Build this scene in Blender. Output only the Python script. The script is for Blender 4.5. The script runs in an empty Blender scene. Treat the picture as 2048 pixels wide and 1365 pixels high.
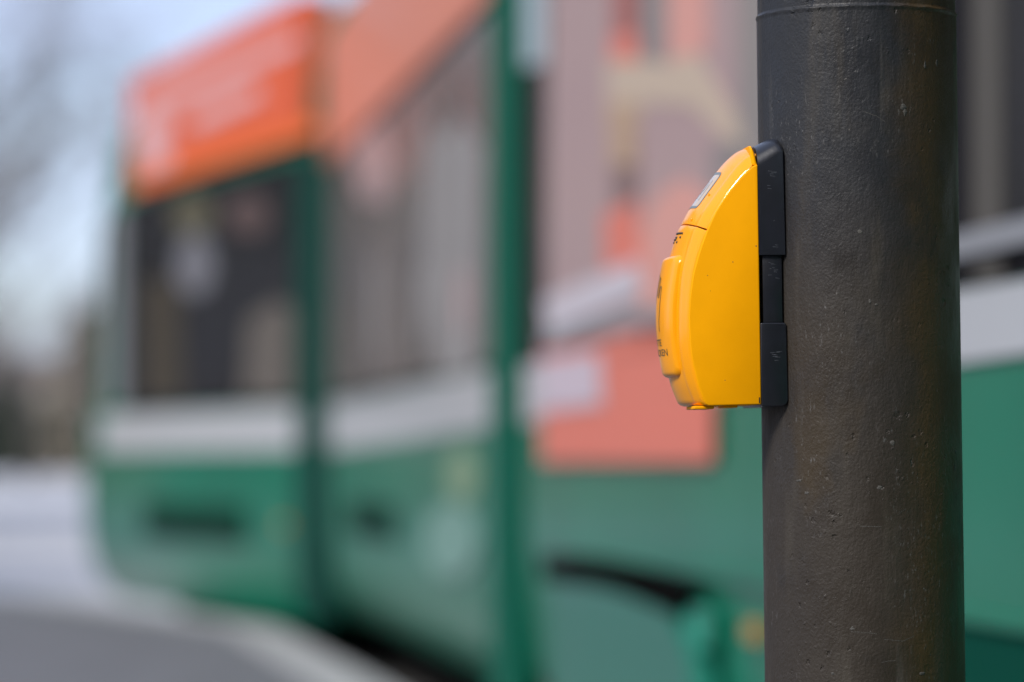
import bpy, bmesh, math, random
from mathutils import Vector, Matrix
R = math.radians
random.seed(7)
SC = bpy.context.scene
COL = SC.collection
HC = 0.92            # eye height above the platform
FP = 7680.0          # focal length in photo pixels (135 mm lens, 2048 px wide)
HOR = 920.0          # horizon row

# ------------------------------------------------------------------ camera
cam = bpy.data.cameras.new('camera'); co = bpy.data.objects.new('camera', cam); COL.objects.link(co)
cam.lens = 135; cam.sensor_width = 36; cam.clip_start = 0.05; cam.clip_end = 3000
co.location = (0, 0, HC)
co.rotation_euler = (R(90 + 1.772), 0, 0)
cam.dof.use_dof = True; cam.dof.focus_distance = 3.02; cam.dof.aperture_fstop = 3.4; cam.dof.aperture_blades = 0
SC.camera = co
# ------------------------------------------------------------------ world, sun, exposure
SUN_EL, SUN_AZ = 42.0, 222.0     # azimuth clockwise from +Y: behind and to the left of the camera
w = bpy.data.worlds.new('World'); SC.world = w; w.use_nodes = True
nt = w.node_tree; nt.nodes.clear()
sky = nt.nodes.new('ShaderNodeTexSky'); sky.sky_type = 'NISHITA'; sky.sun_disc = False
sky.sun_elevation = R(SUN_EL); sky.sun_rotation = R(SUN_AZ); sky.altitude = 250; sky.dust_density = 1.0; sky.ozone_density = 3.5; sky.air_density = 1.0
bg = nt.nodes.new('ShaderNodeBackground'); bg.inputs['Strength'].default_value = 0.11
wo = nt.nodes.new('ShaderNodeOutputWorld')
# a thin, uneven veil of high cloud over the clear sky
tcw = nt.nodes.new('ShaderNodeTexCoord'); nzw = nt.nodes.new('ShaderNodeTexNoise'); nzw.inputs['Scale'].default_value = 5.0; nzw.inputs['Detail'].default_value = 5
mpw = nt.nodes.new('ShaderNodeMapping'); mpw.inputs['Scale'].default_value = (1, 1, 2.5); nt.links.new(tcw.outputs['Generated'], mpw.inputs[0]); nt.links.new(mpw.outputs[0], nzw.inputs['Vector'])
mrw = nt.nodes.new('ShaderNodeMapRange'); mrw.inputs[1].default_value = .35; mrw.inputs[2].default_value = .65; mrw.inputs[3].default_value = .35; mrw.inputs[4].default_value = .95
mxw = nt.nodes.new('ShaderNodeMix'); mxw.data_type = 'RGBA'; mxw.inputs[7].default_value = (3.3, 3.7, 5.2, 1)
nt.links.new(nzw.outputs['Fac'], mrw.inputs[0]); nt.links.new(mrw.outputs[0], mxw.inputs[0]); nt.links.new(sky.outputs[0], mxw.inputs[6])
nt.links.new(mxw.outputs[2], bg.inputs[0]); nt.links.new(bg.outputs[0], wo.inputs[0])
sl = bpy.data.lights.new('sun', 'SUN'); so = bpy.data.objects.new('sun', sl); COL.objects.link(so)
sl.energy = 2.1; sl.angle = R(14); sl.color = (1.0, 0.95, 0.88)
_a, _e = R(SUN_AZ), R(SUN_EL)
sd = Vector((math.sin(_a) * math.cos(_e), math.cos(_a) * math.cos(_e), math.sin(_e)))
so.rotation_euler = sd.to_track_quat('Z', 'Y').to_euler(); so.location = (-3, -4, 6)
SC.view_settings.view_transform = 'Standard'; SC.view_settings.look = 'None'
SC.view_settings.exposure = 0.85; SC.view_settings.gamma = 1.0
SC.cycles.use_denoising = True
SC.cycles.max_bounces = 6; SC.cycles.caustics_reflective = False; SC.cycles.caustics_refractive = False

# ------------------------------------------------------------------ helpers
def mat(name, col, rough=0.5, metal=0.0, coat=0.0, coat_rough=0.1, spec=0.5, noise=None, bump=None, trans=0.0):
    """noise=(scale, amount): gentle colour variation; bump=(scale, distance)"""
    m = bpy.data.materials.new(name); m.use_nodes = True
    t = m.node_tree; p = t.nodes['Principled BSDF']
    p.inputs['Base Color'].default_value = (*col, 1); p.inputs['Roughness'].default_value = rough
    p.inputs['Metallic'].default_value = metal; p.inputs['Coat Weight'].default_value = coat
    p.inputs['Coat Roughness'].default_value = coat_rough; p.inputs['Specular IOR Level'].default_value = spec
    p.inputs['Transmission Weight'].default_value = trans
    tc = t.nodes.new('ShaderNodeTexCoord')
    if noise:
        n = t.nodes.new('ShaderNodeTexNoise'); n.inputs['Scale'].default_value = noise[0]; n.inputs['Detail'].default_value = 6
        t.links.new(tc.outputs['Object'], n.inputs['Vector'])
        r = t.nodes.new('ShaderNodeMapRange'); r.inputs[1].default_value = .3; r.inputs[2].default_value = .7
        r.inputs[3].default_value = 1 - noise[1]; r.inputs[4].default_value = 1 + noise[1]
        t.links.new(n.outputs['Fac'], r.inputs[0])
        v = t.nodes.new('ShaderNodeVectorMath'); v.operation = 'SCALE'; v.inputs[0].default_value = col
        t.links.new(r.outputs[0], v.inputs['Scale']); t.links.new(v.outputs[0], p.inputs['Base Color'])
    if bump:
        n = t.nodes.new('ShaderNodeTexNoise'); n.inputs['Scale'].default_value = bump[0]; n.inputs['Detail'].default_value = 4
        t.links.new(tc.outputs['Object'], n.inputs['Vector'])
        b = t.nodes.new('ShaderNodeBump'); b.inputs['Distance'].default_value = bump[1]; b.inputs['Strength'].default_value = 1
        t.links.new(n.outputs['Fac'], b.inputs['Height']); t.links.new(b.outputs[0], p.inputs['Normal'])
    return m

def tag(o, label=None, cat=None, group=None, kind=None):
    if label: o['label'] = label
    if cat: o['category'] = cat
    if group: o['group'] = group
    if kind: o['kind'] = kind
    return o

def empty(name, loc=(0, 0, 0), rot=(0, 0, 0)):
    o = bpy.data.objects.new(name, None); COL.objects.link(o); o.location = loc; o.rotation_euler = rot
    o.empty_display_size = 0.1
    return o

class MB:
    def __init__(s): s.v = []; s.f = []; s.m = []
    def add(s, vs, fs, mi=0):
        k = len(s.v); s.v += [tuple(p) for p in vs]
        for f in fs: s.f.append(tuple(i + k for i in f)); s.m.append(mi)
    def hexa(s, p, mi=0):      # p: 8 points, bottom 4 then top 4
        s.add(p, [(0, 3, 2, 1), (4, 5, 6, 7), (0, 1, 5, 4), (1, 2, 6, 5), (2, 3, 7, 6), (3, 0, 4, 7)], mi)
    def box(s, x0, x1, y0, y1, z0, z1, mi=0, T=None):
        p = [(x0, y0, z0), (x1, y0, z0), (x1, y1, z0), (x0, y1, z0), (x0, y0, z1), (x1, y0, z1), (x1, y1, z1), (x0, y1, z1)]
        if T: p = [T(*q) for q in p]
        s.hexa(p, mi)
    def prism(s, poly, a0, a1, T, mi=0):   # poly in 2d, T(p, q, a)
        n = len(poly)
        vs = [T(p, q, a0) for p, q in poly] + [T(p, q, a1) for p, q in poly]
        fs = [tuple(range(n - 1, -1, -1)), tuple(range(n, 2 * n))] + [(i, (i + 1) % n, n + (i + 1) % n, n + i) for i in range(n)]
        s.add(vs, fs, mi)
    def grid(s, rows, mi=0, closed=False):
        n = len(rows[0]); vs = [p for r in rows for p in r]; fs = []
        for i in range(len(rows) - 1):
            for j in range(n if closed else n - 1):
                k = (j + 1) % n
                fs.append((i * n + j, i * n + k, (i + 1) * n + k, (i + 1) * n + j))
        s.add(vs, fs, mi)
    def tube(s, pts, rads, n=8, mi=0, caps=True):
        rows = []
        for i, p in enumerate(pts):
            p = Vector(p); d = (Vector(pts[min(i + 1, len(pts) - 1)]) - Vector(pts[max(i - 1, 0)])).normalized()
            a = d.orthogonal().normalized() if i == 0 else (a - d * a.dot(d)).normalized()
            b = d.cross(a)
            rows.append([p + (a * math.cos(t) + b * math.sin(t)) * rads[i] for t in [2 * math.pi * k / n for k in range(n)]])
        k = len(s.v); s.grid(rows, mi, True)
        if caps:
            s.f.append(tuple(range(k + n - 1, k - 1, -1))); s.m.append(mi)
            e = k + (len(pts) - 1) * n; s.f.append(tuple(range(e, e + n))); s.m.append(mi)
    def build(s, name, mats, parent=None, bevel=0, seg=2, smooth=False, angle=40, origin=None, weld=False):
        me = bpy.data.meshes.new(name)
        vs = s.v
        if origin is not None: vs = [(x - origin[0], y - origin[1], z - origin[2]) for x, y, z in vs]
        me.from_pydata(vs, [], s.f)
        for m in (mats if isinstance(mats, (list, tuple)) else [mats]): me.materials.append(m)
        for p, mi in zip(me.polygons, s.m): p.material_index = mi
        bm = bmesh.new(); bm.from_mesh(me)
        if weld: bmesh.ops.remove_doubles(bm, verts=bm.verts, dist=1e-6)
        bmesh.ops.recalc_face_normals(bm, faces=bm.faces)
        if bevel:
            es = [e for e in bm.edges if len(e.link_faces) == 2 and e.calc_face_angle(0) > R(25)]
            bmesh.ops.bevel(bm, geom=es, offset=bevel, segments=seg, profile=.5, affect='EDGES', clamp_overlap=True)
        if smooth or bevel:
            for f in bm.faces: f.smooth = True
            for e in bm.edges:
                if len(e.link_faces) == 2 and e.calc_face_angle(0) > R(angle): e.smooth = False
        bm.to_mesh(me); bm.free()
        o = bpy.data.objects.new(name, me); COL.objects.link(o)
        if parent: o.parent = parent
        elif origin is not None: o.location = origin
        return o

def poly_lerp(pts, n):
    """resample a polyline (smooth Catmull-Rom) to n points by arc length"""
    P = [Vector(p) for p in pts]; fine = []
    for i in range(len(P) - 1):
        a = P[max(i - 1, 0)]; b = P[i]; c = P[i + 1]; d = P[min(i + 2, len(P) - 1)]
        for k in range(12):
            t = k / 12
            fine.append(.5 * ((2 * b) + (c - a) * t + (2 * a - 5 * b + 4 * c - d) * t * t + (3 * b - a - 3 * c + d) * t ** 3))
    fine.append(P[-1])
    L = [0]
    for i in range(1, len(fine)): L.append(L[-1] + (fine[i] - fine[i - 1]).length)
    out = []; j = 0
    for k in range(n):
        s = L[-1] * k / (n - 1)
        while j < len(L) - 2 and L[j + 1] < s: j += 1
        t = (s - L[j]) / max(L[j + 1] - L[j], 1e-9)
        out.append(fine[j].lerp(fine[j + 1], min(t, 1)))
    return out

# ------------------------------------------------------------------ ground
M_road = mat('pale_concrete', (.42, .42, .42), .75, noise=(.6, .12), bump=(60, .004))
M_asph = mat('asphalt', (.120, .124, .130), .8, noise=(3, .18), bump=(120, .004))
M_kerb = mat('granite_kerb', (.36, .36, .35), .6, noise=(8, .2), bump=(90, .002))
M_bed = mat('track_bed', (.05, .047, .045), .85, noise=(4, .25), bump=(50, .006))
M_rail = mat('rail_steel', (.25, .24, .23), .35, metal=.9)

# tram side line near the platform (world x at a given world y)
def tram_x(Y):
    if Y <= 21.15: return 1.586 - .1229 * Y
    return 1.586 - .1229 * 21.15 - (Y - 21.15) * .342
mb = MB(); mb.add([(-900, -60, -.302), (900, -60, -.302), (900, 1800, -.302), (-900, 1800, -.302)], [(0, 1, 2, 3)])
tag(mb.build('road', M_road), 'wide pale concrete street surface', kind='structure')

def edge(Y):   # outer edge of the platform kerb
    g = .13 + max(0, Y - 15) * .022
    return tram_x(Y) - g
ys = [-6, -2, 2, 6, 10, 14, 16, 18, 19.5, 20.5, 21.2, 22, 23, 24, 25, 26]
E = [(edge(y), y) for y in ys]
# far end: the kerb sweeps round to the left
E += [(E[-1][0] - .5, 26.45), (E[-1][0] - 1.3, 26.75), (E[-1][0] - 3, 27.0), (-30, 28.6)]
KW = .32
def inset(pts, d):
    out = []
    for i, p in enumerate(pts):
        a = Vector(pts[max(i - 1, 0)]); b = Vector(pts[min(i + 1, len(pts) - 1)])
        t = (b - a).normalized(); n = Vector((-t.y, t.x))
        out.append((p[0] + n.x * d, p[1] + n.y * d))
    return out
Ein = inset(E, KW)
mb = MB()
rows = [[(-30, y, 0) for x, y in Ein], [(x, y, 0) for x, y in Ein]]
pts = [(x, y) for x, y in Ein] + [(-30, -6)]
n = len(pts)
mb.add([(x, y, 0) for x, y in pts] + [(x, y, -.3) for x, y in pts],
       [tuple(range(n))] + [(i, n + i, n + (i + 1) % n, (i + 1) % n) for i in range(n)])
tag(mb.build('platform', M_asph), 'dark grey asphalt platform surface', kind='structure')
mb = MB()
prof = [(KW - .002, -.3), (KW - .002, .006), (.02, .006), (0, -.014), (0, -.3)]
mb.grid([[(x, y, z) for (x, y) in inset(E, d)] for d, z in prof])
tag(mb.build('kerb', M_kerb, smooth=True, angle=30), 'light grey kerb along the tram track', kind='structure')
# track bed
mb = MB()
yy = [-20, 0, 10, 16, 21.2, 23, 25, 27]
mb.grid([[(tram_x(y) - .35, y, -.296) for y in yy], [(tram_x(y) + 2.8, y, -.296) for y in yy]])
tag(mb.build('track_bed', M_bed), 'dark tram track bed beside the platform', kind='structure')
for g in (.5, 1.5):
    mb = MB(); yy = list(range(-20, 30))
    c = [(tram_x(y) + g, y) for y in yy]
    mb.grid([[(x + dx, y, z) for x, y in c] for dx, z in ((-.03, -.296), (-.03, -.25), (.03, -.25), (.03, -.296))])
    o = mb.build('rail', M_rail); tag(o, 'steel tram rail set in the track bed', kind='structure')

# ------------------------------------------------------------------ signal pole
def pole_material():
    m = bpy.data.materials.new('weathered_pole_paint'); m.use_nodes = True
    t = m.node_tree; N = t.nodes; K = t.links; p = N['Principled BSDF']
    tc = N.new('ShaderNodeTexCoord')
    def noise(scale, detail=4, sz=1.0, rough=.55, off=0):
        mp = N.new('ShaderNodeMapping'); mp.inputs['Scale'].default_value = (1, 1, sz); mp.inputs['Location'].default_value = (off, off, off)
        K.new(tc.outputs['Object'], mp.inputs[0])
        n = N.new('ShaderNodeTexNoise'); n.inputs['Scale'].default_value = scale; n.inputs['Detail'].default_value = detail
        n.inputs['Roughness'].default_value = rough
        K.new(mp.outputs[0], n.inputs['Vector']); return n.outputs['Fac']
    def ramp(x, a, b, c=0., d=1.):
        r = N.new('ShaderNodeMapRange'); r.interpolation_type = 'SMOOTHSTEP'
        for i, q in enumerate((a, b, c, d)): r.inputs[i + 1].default_value = q
        K.new(x, r.inputs[0]); return r.outputs[0]
    def math_(op, a, b):
        n = N.new('ShaderNodeMath'); n.operation = op
        for i, q in enumerate((a, b)):
            if isinstance(q, (int, float)): n.inputs[i].default_value = q
            else: K.new(q, n.inputs[i])
        return n.outputs[0]
    def mix(f, a, b):
        n = N.new('ShaderNodeMix'); n.data_type = 'RGBA'
        K.new(f, n.inputs[0])
        for i, q in ((6, a), (7, b)):
            if isinstance(q, tuple): n.inputs[i].default_value = (*q, 1)
            else: K.new(q, n.inputs[i])
        return n.outputs[2]
    sep = N.new('ShaderNodeSeparateXYZ'); K.new(tc.outputs['Object'], sep.inputs[0])
    # brown tarnish on the tram-side of the pole and patches of it elsewhere
    side = ramp(math_('ADD', sep.outputs['X'], math_('MULTIPLY', math_('SUBTRACT', noise(9, 5), .5), .10)), .008, .055)
    patch = ramp(noise(7, 6, .6, off=3), .47, .66)
    low = ramp(sep.outputs['Z'], 1.20, .86)
    grime = math_('MAXIMUM', side, math_('MULTIPLY', math_('MAXIMUM', patch, .55), low))
    col = mix(grime, (.020, .021, .024), (.042, .028, .012))
    col = mix(math_('MULTIPLY', side, .8), col, (.062, .037, .012))
    streak = ramp(noise(38, 5, .16, off=5), .52, .72)
    col = mix(math_('MULTIPLY', streak, .55), col, (.055, .046, .034))
    blot = ramp(noise(22, 6, .7, off=8), .55, .75)
    col = mix(math_('MULTIPLY', blot, .55), col, (.018, .016, .014))
    runs = ramp(noise(60, 4, .05, .6, off=14), .60, .72)
    col = mix(math_('MULTIPLY', runs, .5), col, (.075, .070, .062))
    # fine pale scuffs in the paint
    sc1 = ramp(noise(420, 5, .35, .7, off=1), .58, .70)
    reg = ramp(noise(16, 3, .5, off=11), .47, .62)
    col = mix(math_('MULTIPLY', math_('MULTIPLY', sc1, reg), .7), col, (.15, .145, .14))
    sp = ramp(noise(260, 2, 1, .5, off=21), .76, .80)
    col = mix(sp, col, (.12, .11, .10))
    K.new(col, p.inputs['Base Color'])
    rr = ramp(noise(30, 5, .6, off=2), .3, .7, .36, .62)
    K.new(rr, p.inputs['Roughness'])
    p.inputs['Specular IOR Level'].default_value = .38
    # relief: orange-peel, vertical brush marks, pits and flakes
    h1 = math_('MULTIPLY', noise(520, 3, .8), .00062)
    h2 = math_('MULTIPLY', noise(150, 4, .3, off=4), .0007)
    h3 = math_('MULTIPLY', noise(45, 3, .8, off=9), .0012)
    def pits(scale, thr, depth, off):
        mp = N.new('ShaderNodeMapping'); mp.inputs['Scale'].default_value = (1, 1, .75); mp.inputs['Location'].default_value = (off, 0, off)
        # ragged outline
        nn = N.new('ShaderNodeTexNoise'); nn.inputs['Scale'].default_value = scale * 2.2; nn.inputs['Detail'].default_value = 3
        K.new(tc.outputs['Object'], nn.inputs['Vector'])
        sv = N.new('ShaderNodeVectorMath'); sv.operation = 'SCALE'; K.new(nn.outputs['Color'], sv.inputs[0]); sv.inputs['Scale'].default_value = .9 / scale
        av = N.new('ShaderNodeVectorMath'); K.new(tc.outputs['Object'], av.inputs[0]); K.new(sv.outputs[0], av.inputs[1])
        K.new(av.outputs[0], mp.inputs[0])
        vo = N.new('ShaderNodeTexVoronoi'); vo.inputs['Scale'].default_value = scale; K.new(mp.outputs[0], vo.inputs['Vector'])
        s2 = N.new('ShaderNodeSeparateColor'); K.new(vo.outputs['Color'], s2.inputs[0])
        on = ramp(s2.outputs[0], thr, thr + .02)
        return math_('MULTIPLY', math_('MULTIPLY', on, ramp(vo.outputs['Distance'], .12, .40, 1, 0)), -depth)
    hp = math_('ADD', pits(190, .87, .0011, 0), pits(95, .95, .0009, 2.3))
    hp = math_('ADD', hp, pits(260, .80, -.00035, 5.1))
    hp = math_('MULTIPLY', hp, ramp(noise(14, 4, .6, off=31), .44, .66, .0, 1.3))
    h = math_('ADD', math_('ADD', h1, h2), math_('ADD', h3, hp))
    b = N.new('ShaderNodeBump'); b.inputs['Distance'].default_value = 1.0; b.inputs['Strength'].default_value = .8
    K.new(h, b.inputs['Height']); K.new(b.outputs[0], p.inputs['Normal'])
    return m
M_pole = pole_material()
PX, PY, PR = .2787, 3.07, .0797
lean = R(-.60)
zmid = 1.013
root = empty('signal_pole', (PX + math.tan(-lean) * (zmid), PY, 0), (0, lean, 0))
tag(root, 'weathered dark grey metal pole carrying the yellow push button box', 'pole')
ZR = 1.2755   # height of the paint seam
def ring_rows(prof, n=160):
    return [[(r * math.cos(2 * math.pi * k / n), r * math.sin(2 * math.pi * k / n), z) for k in range(n)] for r, z in prof]
def wob(r, z, k, n, amp):   # slightly ragged paint lip
    a = 2 * math.pi * k / n
    return r + amp * (math.sin(a * 23 + z * 900) * .4 + math.sin(a * 41 + 1.7) * .35 + math.sin(a * 97) * .25)
mb = MB()
mb.grid(ring_rows([(PR, -.001), (PR, .3), (PR, .6), (PR, .9), (PR, 1.2), (PR + .0001, ZR - .004)]), closed=True)
mb.build('shaft', M_pole, root, smooth=True)
mb = MB(); n = 400
rows = []
for r, z, am in [(PR + .0001, ZR - .004, 0), (PR + .0003, ZR - .002, .0001), (PR + .0009, ZR - .0008, .0003), (PR + .0006, ZR, .0002), (PR - .0004, ZR + .0004, .0001), (PR - .0007, ZR + .002, 0)]:
    rows.append([(wob(r, z, k, n, am) * math.cos(2 * math.pi * k / n), wob(r, z, k, n, am) * math.sin(2 * math.pi * k / n), z + am * 1.5 * math.sin(k * .37)) for k in range(n)])
mb.grid(rows, closed=True)
mb.build('paint_seam', M_pole, root, smooth=True, angle=75)
mb = MB()
mb.grid(ring_rows([(PR - .0007, ZR + .002), (PR - .0007, 1.8), (PR - .0007, 2.6), (PR - .0007, 3.4), (PR - .006, 3.41), (.001, 3.42)]), closed=True)
mb.build('upper_shaft', M_pole, root, smooth=True)
mb = MB()
mb.grid(ring_rows([(.13, 0.001), (.13, .018), (.125, .022), (PR + .012, .022), (PR + .003, .045), (PR - .001, .05)], 64), closed=True)
mb.build('base_plate', M_pole, root, smooth=True)

# bare flakes and scratches in the pole's paint
M_flake = mat('bare_primer', (.070, .066, .058), .7, bump=(900, .0006))
rnd = random.Random(12)
def on_pole(x, y, off=.00008):
    z = HC + (920 - y) / FP * 2.995; X = (x - (1713 + (y - 50) * .0137)) * .000392
    return (X, -math.sqrt(max((PR + off) ** 2 - X * X, 0)), z)
for (x, y, w_, h_) in ((1790, 213, 9, 7), (1793, 224, 5, 9), (1702, 464, 7, 5), (1722, 604, 4, 5), (1735, 610, 4, 3), (1905, 905, 3, 4), (1902, 938, 2, 8), (1862, 120, 3, 9), (1836, 128, 3, 10), (1768, 886, 6, 7), (1742, 975, 7, 5), (1688, 1256, 6, 5), (1829, 1348, 9, 4), (1650, 1345, 4, 4), (1585, 960, 7, 3), (1600, 985, 5, 4)):
    mb = MB(); k = 11
    ring = [(x + w_ * math.cos(t) * rnd.uniform(.45, 1.1), y + h_ * math.sin(t) * rnd.uniform(.45, 1.1)) for t in [2 * math.pi * q / k for q in range(k)]]
    vs = [on_pole(*p, .00002) for p in ring] + [on_pole(x + (a - x) * .75, y + (b - y) * .75, .0003) for a, b in ring] + [on_pole(x, y, .00015)]
    mb.add(vs, [(q, (q + 1) % k, k + (q + 1) % k, k + q) for q in range(k)] + [(k + q, k + (q + 1) % k, 2 * k) for q in range(k)])
    mb.build('paint_flake', M_flake, root, smooth=True, angle=80)
for pts in (((1684, 1262), (1712, 1264), (1736, 1267)), ((1750, 1278), (1790, 1282), (1812, 1272)), ((1702, 1052), (1746, 1054)), ((1706, 222), (1735, 232), (1752, 243)), ((1626, 258), (1634, 266)), ((1745, 1323), (1775, 1320)), ((1778, 1030), (1795, 1018))):
    mb = MB(); rows = [[], []]
    for i in range(len(pts) - 1):
        for q in range(5):
            t = q / 4; x = pts[i][0] + (pts[i + 1][0] - pts[i][0]) * t; y = pts[i][1] + (pts[i + 1][1] - pts[i][1]) * t + rnd.uniform(-.8, .8)
            rows[0].append(on_pole(x, y - .5)); rows[1].append(on_pole(x, y + .5))
    mb.grid(rows); mb.build('scratch', M_flake, root)

# ------------------------------------------------------------------ push button box
S = .000393
M_yel = mat('yellow_plastic', (.97, .40, .0), .5, spec=.10, noise=(40, .03), bump=(1500, .00004))
M_yelgloss = mat('glossy_yellow_plastic', (.97, .36, .0), .35, coat=.6, coat_rough=.10, spec=.1)
M_black = mat('black_plastic', (.006, .007, .011), .45, spec=.3, coat=.5, coat_rough=.22, noise=(60, .25), bump=(300, .00012))
M_core = mat('dark_inner_plastic', (.02, .012, .006), .7)
M_grey = mat('grey_print', (.16, .19, .20), .5)
M_ink = mat('black_print', (.01, .01, .01), .4)
M_olive = mat('dark_olive_print', (.035, .045, .035), .5)
M_glare = mat('pale_glare', (.62, .42, .18), .3, coat=1, coat_rough=.05)

psi = R(4.6)
broot = empty('push_button_box', (.1905, 3.070, HC + 350 * 3.017 / FP), (0, R(.78), math.pi + psi))
tag(broot, 'bright yellow pedestrian push button box mounted on the dark pole', 'push button')
def hz(y): return (570 - y) * S
def lz(x, y): return (1518 - (x + (y - 570) * -.0136)) * S   # undo the lean of the box
def C2(x, y): return (lz(x, y), hz(y))                 # point on the near cheek
def hf(y): return hz(y) + (920 - y) * 7.4e-6          # heights on the centre line, a little farther away
def F2(x, y): return (lz(x, y) - .0065, hf(y))         # point on the front silhouette
F_up = [F2(*p) for p in [(1497.5, 297.0), (1489, 298.5), (1471, 307), (1451, 324), (1432, 346), (1412, 372), (1394, 396), (1377, 420), (1361.5, 447.8)]]
F_lo = [F2(*p) for p in [(1360, 450.8), (1352.5, 467), (1344, 493), (1336, 522), (1329, 560), (1325, 610), (1324, 650), (1325.5, 690), (1330, 725), (1337, 756), (1343, 775.5), (1353, 800), (1358, 808), (1366, 811)]]
C_up = [C2(*p) for p in [(1501, 332), (1498, 336), (1478, 356), (1456, 383), (1438, 409), (1423, 436), (1413, 457.2)]]
C_lo = [C2(*p) for p in [(1411.5, 460.4), (1400, 491), (1391, 519), (1384.5, 545), (1378, 593), (1375, 638), (1377.6, 686), (1384, 731), (1393.5, 770), (1404, 799), (1412, 810)]]
AV, WV, RV = .0385, .0520, .105
class Surf:
    def __init__(s, F, C, n):
        s.n = n; s.F = poly_lerp(F, n); s.C = poly_lerp(C, n)
        s.N = []
        for i in range(n):
            t = s.F[min(i + 1, n - 1)] - s.F[max(i - 1, 0)]
            nn = Vector((-t.y, t.x)).normalized(); nn.y = max(nn.y, 0); nn.x = max(nn.x, .05)
            s.N.append(nn.normalized())
    def at(s, i, v, off=0.):
        i = min(max(i, 0), s.n - 1.0001); k = int(i); f = i - k
        F = s.F[k].lerp(s.F[k + 1], f); C = s.C[k].lerp(s.C[k + 1], f); N = s.N[k].lerp(s.N[k + 1], f).normalized()
        av = abs(v); sg = 1 if v >= 0 else -1
        if av <= AV:
            p = F - N * (av * av / (2 * RV)); 
        else:
            q = (av - AV) / (WV - AV)
            r0 = F - N * (AV * AV / (2 * RV))
            h = 1 - math.sqrt(max(0, 1 - q * q)); h = .45 * h + .55 * q * q * (3 - 2 * q) if q < 1 else 1
            p = r0.lerp(C, h)
        p = p + N * off
        if av > .0512: p.x -= .0003
        return Vector((p.x, sg * av, p.y))
    def find(s, z):       # row index for a height on the front centre line
        for k in range(s.n - 1):
            a, b = s.F[k].y, s.F[k + 1].y
            if a >= z >= b: return k + (a - z) / max(a - b, 1e-9)
        return 0 if z > s.F[0].y else s.n - 1
    def mesh(s, name, m):
        vs = [0, .008, .016, .024, .031, .036, .0385, .040, .0415, .043, .0445, .046, .0475, .049, .050, .051, .0516, .052]
        cols = [-v for v in vs[:0:-1]] + vs
        mb = MB(); rows = []
        rows.append([s.at(0, v, -.0030) * 1 for v in cols]); rows.append([s.at(0, v, -.0007) for v in cols])
        for i in range(s.n):
            e = min(i, s.n - 1 - i); rows.append([s.at(i, v, -.0003 if e == 0 else 0) for v in cols])
        rows.append([s.at(s.n - 1, v, -.0007) for v in cols]); rows.append([s.at(s.n - 1, v, -.0030) for v in cols])
        if s.C[-1].y < -.05: rows.append([Vector((.030, c.y, c.z + .001)) for c in rows[-1]])
        mb.grid(rows)
        return mb.build(name, m, broot, smooth=True, angle=50)
SU = Surf(F_up, C_up, 40); SL = Surf(F_lo, C_lo, 60)
SU.mesh('upper_cover', M_yelgloss); SL.mesh('lower_cover', M_yelgloss)
# inner core seen through the seams
mb = MB()
cf = [Vector(p) for p in F_up[1:] + F_lo[:-2]]
core = [(p.x - .0095, p.y - (.004 if k < 2 else 0)) for k, p in enumerate(cf)]
core = core[:-1] + [(core[-1][0] - .004, hz(796)), (.002, hz(796)), (.002, hz(306))]
mb.prism(core, -.034, .034, lambda p, q, a: (p, a, q))
mb.build('inner_core', M_core, broot)
# housing with the flat cheeks
Tc = lambda p, q, a: (p, a, q)
cheek = [C2(1514, 328.5), C2(1505, 331.5), C2(1500, 336), C2(1489, 345.5), C2(1478, 357), C2(1467, 369.5), C2(1456, 383), C2(1447, 395.5), C2(1438, 409), C2(1430, 422), C2(1423, 436), C2(1412, 460), C2(1401, 489), C2(1391.5, 519), C2(1384.5, 545), C2(1380.5, 570), C2(1377.2, 597),
         C2(1375.2, 638), C2(1377.6, 686), C2(1380.3, 709), C2(1384, 731), C2(1393.5, 770), C2(1404, 799), C2(1408.5, 807), C2(1415, 811), C2(1521, 809.5)]
cheek[-1] = (0.0, hz(809.5)); cheek[0] = (0.0, hz(328.5))
cheek = [tuple(p) for p in cheek]
mb = MB(); mb.prism(cheek, -.053, .053, Tc)
mb.build('housing', M_yel, broot, bevel=.0011, seg=3, angle=35)
# cap lip at the top, behind the slot
mb = MB()
cap = [C2(1513.5, 327.5), C2(1513, 311), C2(1511, 302), C2(1507.5, 297.2), C2(1503.6, 298), C2(1502.8, 326), C2(1505, 330.5)]
cap = [tuple(p) for p in cap]
capz = lambda v: 1 - (max(0, abs(v) - .030) / .021) ** 2 * .9
rows = []
for k in range(25):
    v = -.051 + .102 * k / 24; f = max(capz(v), .05)
    rows.append([(p, v, hz(331) + (q + .0042 - hz(331)) * f) for p, q in cap])
mb.grid(rows, closed=True); k = len(cap); mb.f.append(tuple(range(k))); mb.m.append(0); mb.f.append(tuple(range(24 * k, 25 * k))); mb.m.append(0)
mb.build('cap_lip', M_yel, broot, smooth=True, angle=35)
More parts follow.
